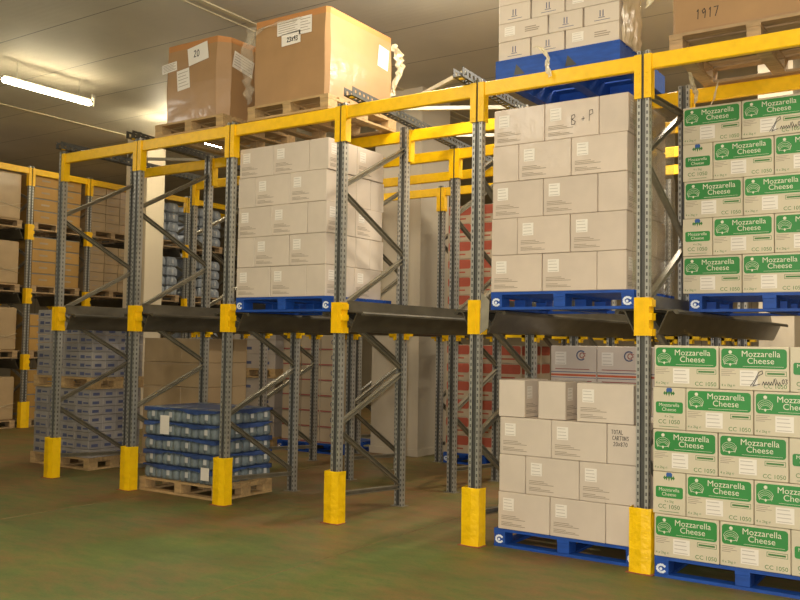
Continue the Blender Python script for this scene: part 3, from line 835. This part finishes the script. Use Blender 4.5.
film_sheet([(7.14, .15, 4.31), (7.05, .12, 4.27), (6.99, .12, 4.20)], .07, 'knotted film tail sticking out by the load at top right', M['film_thick'], 5)
film_sheet([(7.17, .55, 3.86), (7.14, .8, 3.75), (7.13, .95, 3.72), (7.10, 1.02, 3.66)], .045, 'yellowed film strip dangling from the pallet at top right', M['film_thick'], 6)
film_sheet([(7.30, .96, 3.80), (7.25, 1.03, 3.68), (7.2, 1.03, 3.58)], .02, 'thin film thread hanging over the second yellow beam at right', M['film_thick'], 7)

# top right load
pal(kp_old, W0, 7.15, .14, ztop, 'weathered wooden pallet on the top beams at right')
t = thing('wrapped_box', 'big brown box wrapped in shiny film at the top right of the rack', 'box', (7.17, .16, ztop + PH + .001))
mb = MB().box(0, 1.16, 0, .95, 0, .62); me = bevel_mesh(mb.mesh('body', M['kraft']), .02, 2); link('body', me, t)
mb = MB(); hand(mb, '1917', .07, .17, .09, -.002, .006); mb.build('marker_writing', M['pen'], t)

# ------------------------------------------------------------------ bottle packs on the floor of the second bay
def make_pack(w, d, h, m, cap=None):
    t = thing('bottle_pack'); nx, ny = 3, 2; vs = []; fs = []; pts = []
    per = []
    for i in range(24): per.append(('x', -w / 2 + w * i / 24, -d / 2, 0, -1))
    for i in range(16): per.append(('y', w / 2, -d / 2 + d * i / 16, 1, 0))
    for i in range(24): per.append(('x', w / 2 - w * i / 24, d / 2, 0, 1))
    for i in range(16): per.append(('y', -w / 2, d / 2 - d * i / 16, -1, 0))
    zs = [0, .02, h * .35, h * .62, h * .8, h * .93, h]; ins = [.012, .002, .0, .003, .014, .030, .045]
    for z, q in zip(zs, ins):
        for ax, x, y, nx_, ny_ in per:
            f = abs(math.sin(PI * ((x + w / 2) / w * 3 if ax == 'x' else (y + d / 2) / d * 2)))
            k = q + (1 - f) * .014
            vs.append((x * (1 - 2 * k / w), y * (1 - 2 * k / d), z))
    n = len(per)
    for r in range(len(zs) - 1): fs += [(r * n + i, r * n + (i + 1) % n, (r + 1) * n + (i + 1) % n, (r + 1) * n + i) for i in range(n)]
    fs += [tuple(range(n - 1, -1, -1)), tuple(range((len(zs) - 1) * n, len(zs) * n))]
    MB().add(vs, fs).build('shrink_wrapped_bottles', m, t, True)
    for s in (0, 1):
        mb = MB(); mb.rect(-.024, .022, h * .32, h * .70, 0)
        if s == 0: mb.v = [(x, y - d / 2 - .002, z) for x, y, z in mb.v]
        else: mb.v = [(w / 2 + .002 - y, x, z) for x, y, z in mb.v]
        mb.build('pack_label', M['pack_label'], t)
    return Kind(t)
kb = make_pack(.268, .214, .148, M['bottle'])
pal(kp_wood, W0, 1.42, .10, 0, 'wooden pallet on the floor under the blue bottle packs')
def sheet(x0, x1, y0, y1, z, label, seed):
    rnd = random.Random(seed); mb = MB(); ring = []
    nx, ny = 22, 16; P = [(x0 + (x1 - x0) * i / nx, y0, 0, -1) for i in range(nx)] + [(x1, y0 + (y1 - y0) * i / ny, 1, 0) for i in range(ny)] + [(x1 - (x1 - x0) * i / nx, y1, 0, 1) for i in range(nx)] + [(x0, y1 - (y1 - y0) * i / ny, -1, 0) for i in range(ny)]
    vs = []; n = len(P); ph = rnd.uniform(0, 6)
    dr = [.022 + .016 * math.sin(ph + i * .4) + rnd.uniform(0, .014) for i in range(n)]
    for o, zz in ((-.01, .0), (.008, -.001), (.012, None), (.010, None)):
        for i, (x, y, a, b) in enumerate(P):
            zq = zz if zz is not None else -dr[i]
            vs.append((x + a * o, y + b * o, z + zq))
    for o in (.010, .006): pass
    fs = [(r * n + i, r * n + (i + 1) % n, (r + 1) * n + (i + 1) % n, (r + 1) * n + i) for r in range(2) for i in range(n)]
    fs.append(tuple(range(n)))
    return tag(MB().add(vs, fs).build('layer_sheet', M['sheet']), label, 'layer sheet', 'blue sheets between the bottle packs')
for r in range(5):
    z = PH + .002 + r * .152
    for c in range(4):
        kb.put((1.60 + c * .27 + rj.uniform(-.006, .006), .215 + rj.uniform(-.006, .006), z), rj.uniform(-.03, .03), lab('bluish bottle pack', r, 5, ('left end of front', 'second along front', 'third along front', 'front right corner')[c], 'pallet in second bay'), 'bottle pack', 'bottle packs on the floor of the second bay')
    for q in range(1, 4):
        kb.put((2.41 + rj.uniform(-.006, .006), .215 + q * .215, z), 0, lab('bluish bottle pack', r, 5, 'right side, %s back' % ORD[q], 'pallet in second bay'), 'bottle pack', 'bottle packs on the floor of the second bay')
    for c in range(3):
        kb.put((1.60 + c * .27, .86, z), 0, lab('bluish bottle pack', r, 5, 'back edge, %s along' % ORD[c], 'pallet in second bay'), 'bottle pack', 'bottle packs on the floor of the second bay') if r == 4 else None
    sheet(1.47, 2.545, .11, .96, z + .147, 'wavy blue sheet over the %s layer of bottle packs' % ('lowest' if r == 0 else 'top' if r == 4 else ORD[r]), r)
for (x, y, z, w, h, l) in ((1.80, .098, .62, .14, .20, 'white paper sheet on the left of the bottle pack pallet'), (2.42, .098, .19, .12, .13, 'white paper sheet low at the right corner of the bottle packs')):
    t = tag(MB().rect(0, w, 0, h, 0, .001).build('paper_note', M['sticker']), l, 'paper note'); t.location = (x - w / 2, y, z)

# ------------------------------------------------------------------ generic background stacks
def make_plain(name, l, d, h, m, deco=None, bev=.004):
    t = thing(name); link('board_box', carton_mesh('board_box', l - .005, d - .005, h - .003, m, bev), t)
    if deco: deco(t, l - .005, d - .005, h - .003)
    return Kind(t)
def turned(mb, l): mb.v = [(l / 2 - y, x, z) for x, y, z in mb.v]; return mb
def grid_stack(kind, fr, x0, y0, z0, nx, ny, nz, l, d, h, what, where, group, cat='carton', sidecols=True, jit=.004):
    for r in range(nz):
        for c in range(nx):
            pos = '%s from left' % ORD[c] if c else 'left end'
            kind.put(fr.p(x0 + (c + .5) * l, y0 + d / 2 + rj.uniform(-jit, jit), z0 + r * h), fr.rot, lab(what, r, nz, pos, where), cat, group)
        if sidecols:
            for q in range(1, ny):
                kind.put(fr.p(x0 + (nx - .5) * l, y0 + (q + .5) * d, z0 + r * h), fr.rot, lab(what, r, nz, 'right side, %s back' % ORD[q], where), cat, group)

# double stack of small printed cartons on the floor left of the racking
def deco_navy(t, l, d, h):
    mb = MB(); y = -d / 2 - .0008
    mb.rect(-l * .34, -l * .05, h * .22, h * .62, y).rect(l * .04, l * .40, h * .3, h * .5, y)
    mb.rect(-d * .3, d * .2, h * .25, h * .6, 0); k = len(mb.v) - 8
    mb.v = mb.v[:k] + [(l / 2 + .0008 - v[1], v[0], v[2]) for v in mb.v[k:]]
    mb.build('blue_print', M['navy'], t)
kn = make_plain('small_carton', .285, .20, .105, M['blueboard'], deco_navy, .003)
pal(kp_wood, W0, -1.32, .60, 0, 'lower wooden pallet of the double stack beside the rack end')
grid_stack(kn, W0, -1.29, .62, PH + .001, 4, 4, 8, .285, .195, .106, 'blue-printed carton', 'lower pallet by rack end', 'small printed cartons on the lower pallet')
pal(kp_wood, W0, -1.30, .60, PH + .85, 'upper wooden pallet of the double stack beside the rack end')
grid_stack(kn, W0, -1.27, .62, PH * 2 + .852, 4, 4, 8, .285, .195, .106, 'blue-printed carton', 'upper pallet by rack end', 'small printed cartons on the upper pallet')

# plain brown cartons behind the bottle packs, left
kpb = make_plain('carton', .36, .40, .30, M['kraft_pale'], lambda t, l, d, h: MB().rect(-l / 2 + .01, l / 2 - .01, h * .93, h * .945, -d / 2 - .001).build('tape_edge', M['grey_ink'], t))
pal(kp_wood10, W0, .085, 1.22, 0, 'wooden pallet in the leftmost bay under the plain brown cartons')
grid_stack(kpb, W0, .09, 1.24, PH + .001, 3, 2, 5, .34, .40, .30, 'plain brown carton', 'stack in leftmost bay', 'plain brown cartons in the leftmost bay')
# grey-brown wrapped cartons further back, two pallets high
kgb = make_plain('carton', .40, .30, .225, M['greyboard'], lambda t, l, d, h: MB().rect(-l * .3, l * .2, h * .3, h * .5, -d / 2 - .001).build('blue_print', M['navy'], t))
pal(kp_wood, W0, -1.28, 3.92, 0, 'wooden pallet on the floor far behind the leftmost bay')
grid_stack(kgb, W0, -1.25, 3.94, PH + .001, 3, 2, 4, .38, .30, .225, 'grey wrapped carton', 'lower pallet behind leftmost bay', 'grey cartons on the lower rear pallet')
pal(kp_wood, W0, -1.28, 3.92, PH + .905, 'upper wooden pallet far behind the leftmost bay')
grid_stack(kgb, W0, -1.25, 3.94, PH * 2 + .907, 3, 2, 4, .38, .30, .225, 'grey wrapped carton', 'upper pallet behind leftmost bay', 'grey cartons on the upper rear pallet')
# golden brown cartons still further
kgo = make_plain('carton', .40, .40, .38, M['kraft_gold'], lambda t, l, d, h: MB().rect(-l * .3, l * .1, h * .6, h * .8, -d / 2 - .001).build('printed_lines', M['grey_ink'], t))
pal(kp_wood, W0, -1.75, 5.6, 0, 'wooden pallet furthest back on the floor, under golden brown cartons')
grid_stack(kgo, W0, -1.74, 5.6, PH + .001, 3, 2, 5, .39, .40, .385, 'golden brown carton', 'furthest stack on floor', 'golden brown cartons at the back')
# cartons with a thin red line and a C
def deco_c(t, l, d, h):
    y = -d / 2 - .0008
    MB().rect(-l / 2 + .004, l / 2 - .004, h * .03, h * .12, y).build('red_line', M['pinkred'], t)
    mb = MB(); mb.stroke([(.05 + .03 * math.cos(a), h * .55 + .03 * math.sin(a)) for a in [math.radians(45 + 270 * k / 9) for k in range(10)]], .012, y); mb.build('letter_c', M['navy'], t)
kc = make_plain('carton', .36, .32, .226, M['cream'], deco_c)
pal(kp_blue, W0, .12, 3.78, 0, 'blue pallet on the floor at the back of the leftmost bay')
grid_stack(kc, W0, .18, 3.80, PH + .001, 3, 1, 7, .365, .32, .226, 'red-lined carton', 'stack left of white pillar', 'cream cartons with a red line', sidecols=False)
# red and cream cartons, floor and rails, at the back of the third bay
def deco_red(t, l, d, h):
    y = -d / 2 - .0009; mb = MB(); mb.plate(rrect(-l / 2 + .012, l / 2 - .012, h * .46, h * .97, .03, 3), y)
    m2 = MB().plate(rrect(-d / 2 + .012, d / 2 - .012, h * .46, h * .97, .03, 3), 0); m2.v = [(l / 2 + .0009 - yy, x, z) for x, yy, z in m2.v]
    mb.add(m2.v, m2.f); mb.build('red_panel', M['red'], t)
    MB().rect(-l * .3, l * .25, h * .22, h * .30, y).build('red_line', M['red'], t)
kre = make_plain('carton', .38, .30, .246, M['cream'], deco_red)
pal(kp_blue, W0, 2.83, 4.14, 0, 'blue pallet on the floor at the back of the third bay')
grid_stack(kre, W0, 2.84, 4.16, PH + .001, 3, 3, 6, .385, .305, .246, 'red-banded carton', 'rear floor stack right of pillar', 'red and cream cartons on the floor')
pal(kp_blue, W0, 2.84, 4.14, 1.911, 'blue pallet on the rails at the back of the third bay')
grid_stack(kre, W0, 2.84, 4.16, 2.056, 3, 3, 6, .385, .305, .246, 'red-banded carton', 'rear rail stack right of pillar', 'red and cream cartons on the rails')
# grey cartons with blue and orange stripes behind the white floor stack
def deco_stripe(t, l, d, h):
    y = -d / 2 - .0008
    MB().rect(-l / 2 + .004, l / 2 - .004, h * .235, h * .285, y).build('orange_stripe', mat('orange_print', srgb(206, 98, 58), .5, coat=.3), t)
    MB().rect(-l / 2 + .004, l / 2 - .004, h * .325, h * .345, y).rect(-l / 2 + .004, l / 2 - .004, h * .19, h * .205, y).build('blue_stripe', M['navy'], t)
    MB().rect(-l * .4, l * .4, h * .10, h * .125, y).rect(-l * .4, l * .35, h * .40, h * .42, y).build('red_line', M['pinkred'], t)
    cx, cz = l * .17, h * .76
    mb = MB(); mb.stroke([(cx + .042 * math.cos(a), cz + .042 * math.sin(a)) for a in [math.radians(50 + 260 * k / 12) for k in range(13)]], .012, y); mb.build('blue_ring', M['navy'], t)
    mb = MB(); mb.stroke([(cx + .012 + .024 * math.cos(a), cz + .024 * math.sin(a)) for a in [math.radians(60 + 240 * k / 9) for k in range(10)]], .009, y)
    mb.stroke([(cx + .042, cz + .016), (cx + .022, cz + .018), (cx + .038, cz - .004), (cx + .018, cz - .012)], .008, y); mb.build('red_letters', M['pinkred'], t)
    label_part(t, -l * .40, h * .52, .11, .12, -d / 2)
kst = make_plain('carton', .455, .30, .370, M['paleboard'], deco_stripe)
pal(kp_blue, W0, 5.68, 1.36, 0, 'blue pallet behind the white floor stack of the fifth bay')
grid_stack(kst, W0, 5.655, 1.38, PH + .001, 2, 1, 4, .455, .30, .372, 'orange-striped grey carton', 'stack behind fifth bay', 'striped grey cartons', sidecols=False)
kst2 = make_plain('carton', .235, .45, .370, M['paleboard'], lambda t, l, d, h: (MB().rect(-l / 2 + .004, l / 2 - .004, h * .235, h * .285, -d / 2 - .0008).build('orange_stripe', M['red'], t), MB().rect(-l / 2 + .004, l / 2 - .004, h * .325, h * .345, -d / 2 - .0008).build('blue_stripe', M['navy'], t)))
grid_stack(kst2, W0, 6.568, 1.38, PH + .001, 1, 1, 4, .24, .45, .372, 'narrow striped carton end', 'right of the stack behind fifth bay', 'striped grey carton ends', sidecols=False)

# ------------------------------------------------------------------ second rack, on the left, facing the aisle
FL = Fr(-5.34, 3.12, PI / 2); HL = 4.70; PITCH = 1.25
lev = [1.18, 2.37, 3.53]
kfl = make_frame(HL, [.85, 1.95, 3.05, 4.1], [.2, 1.4, 2.5, 3.6, 4.55], True, lev)
lname = {-1: 'nearest, at the left edge', 0: 'first from the left edge', 1: 'second from the left edge', 2: 'third from the left edge', 3: 'fourth from the left edge', 4: 'fifth from the left edge', 5: 'furthest'}
for k in range(0, 6):
    kfl.put(FL.p(k * PITCH, 0, 0), FL.rot, 'upright frame of the far left rack, %s' % lname[k], 'rack frame', 'frames of the far left rack')
kbl = make_beam(PITCH)
for k in range(-1, 5):
    for y, w in ((0, 'front'), (1.08, 'rear')):
        kbl.put(FL.p(k * PITCH, y, HL), FL.rot, 'far left rack %s top beam, bay %s' % (w, lname[k]), 'portal beam', 'top beams of the far left rack')
krl = {s: make_rail(s, 1.35, [1.04], False) for s in (1, -1)}
for k in range(-1, 6):
    for s in (1, -1):
        if (k == -1 and s < 0) or (k == 5 and s > 0) or k == -1: continue
        for j, z in enumerate(lev):
            krl[s].put(FL.p(k * PITCH, 0, z + .01), FL.rot, 'far left rack rail, %s level, %s of upright %s' % (('lower', 'middle', 'upper')[j], 'far side' if s > 0 else 'near side', lname[k]), 'pallet rail', 'rails of the far left rack')
# pallets and loads
zb = [0] + [z + .061 for z in lev]
lvn = ['floor', 'lower', 'middle', 'upper']
def strap_deco(t, l, d, h):
    MB().rect(-l / 2 + .002, l / 2 - .002, h * .92, h * .99, -d / 2 - .001).build('blue_strip', M['strap'], t)
    MB().rect(-l * .2, l * .15, h * .4, h * .55, -d / 2 - .001).build('printed_lines', M['grey_ink'], t)
kls = make_plain('carton', .50, .55, .225, M['kraft_gold'], strap_deco)
klw = make_plain('carton', .33, .50, .17, M['kraft_pale'], lambda t, l, d, h: MB().rect(-l * .3, l * .1, h * .4, h * .5, -d / 2 - .001).build('printed_lines', M['grey_ink'], t))
kbt = make_pack(.31, .5, .20, mat('pale_bottle_film', srgb(150, 156, 162), .3, 0, .2, 14, rand=.15, bump=.5, bscale=25))
celln = ['nearest bay', 'second bay', 'third bay', 'fourth bay', 'fifth bay']
for k in range(-1, 4):
    cx = k * PITCH + .12
    for j, z in enumerate(zb):
        dz = .001
        where = '%s level, left rack %s' % (lvn[j], celln[k + 1])
        if k == 2 and j < 2: continue
        pal(kp_deep, FL, cx, .08, z + dz, 'weathered pallet on the %s' % where)
        z1 = z + PH + .003
        if k == -1:
            t = thing('wrapped_load', 'brown film-wrapped load on the %s' % where, 'wrapped load', FL.p(cx, .1, z1), FL.rot, 'wrapped loads of the far left rack')
            me = bevel_mesh(MB().box(0, 1.0, 0, 1.1, 0, .84 if j == 3 else .77).mesh('body', M['kraft_pale']), .04, 3); link('body', me, t)
            MB().bar((.25, -.004, .12), (1.0, -.004, .3), .004, .03, (0, 1, 0)).bar((.5, -.006, .30), (1.0, -.006, .2), .004, .02, (0, 1, 0)).build('film_twist', M['film_thick'], t)
        elif k == 0:
            grid_stack(kls, FL, cx, .1, z1, 2, 1, 4 if j != 1 else 3, .505, .55, .225, 'golden strapped carton', where, 'golden cartons, ' + where, sidecols=False)
        elif k == 1:
            grid_stack(klw, FL, cx, .1, z1, 3, 1, 5, .335, .50, .172, 'pale brown carton', where, 'pale brown cartons, ' + where, sidecols=False)
        elif k >= 2:
            grid_stack(kbt, FL, cx, .1, z1, 3, 1, 4, .335, .50, .205, 'pale bottle pack', where, 'bottle packs, ' + where, cat='bottle pack', sidecols=False)

for v in list(globals().values()):
    if isinstance(v, Kind): v.finish()
for v in list(kr.values()) + list(krl.values()): v.finish()

# ------------------------------------------------------------------ light, camera
w = bpy.data.worlds.new('world'); sc.world = w; w.use_nodes = True
w.node_tree.nodes['Background'].inputs[0].default_value = (.9, .75, .5, 1); w.node_tree.nodes['Background'].inputs[1].default_value = .0
cam = bpy.data.cameras.new('camera'); co = bpy.data.objects.new('camera', cam); C.objects.link(co); sc.camera = co
CX, CY, CZ, yaw, pitch, roll, F = 9.1388, -6.3706, 1.6296, -.5918, .0484, .0159, 884.48
f = Vector((math.sin(yaw) * math.cos(pitch), math.cos(yaw) * math.cos(pitch), math.sin(pitch)))
r = Vector((math.cos(yaw), -math.sin(yaw), 0)); u = r.cross(f)
r2 = r * math.cos(roll) + u * math.sin(roll); u2 = -r * math.sin(roll) + u * math.cos(roll)
co.matrix_world = Matrix(((r2.x, u2.x, -f.x, CX), (r2.y, u2.y, -f.y, CY), (r2.z, u2.z, -f.z, CZ), (0, 0, 0, 1)))
cam.sensor_width = 36; cam.lens = F * 36 / 800; cam.clip_end = 100
fl = bpy.data.lights.new('camera_flash', 'POINT'); fl.energy = 780; fl.color = (1, .95, .89); fl.shadow_soft_size = .03
fo = bpy.data.objects.new('camera_flash', fl); C.objects.link(fo); fo.location = Vector((CX, CY, CZ)) + u2 * .07 - r2 * .05
sc.view_settings.view_transform = 'Standard'; sc.view_settings.look = 'None'; sc.view_settings.gamma = 1
sc.view_settings.exposure = 0.1
sc.cycles.use_denoising = True
sc.cycles.max_bounces = 6; sc.cycles.transparent_max_bounces = 12
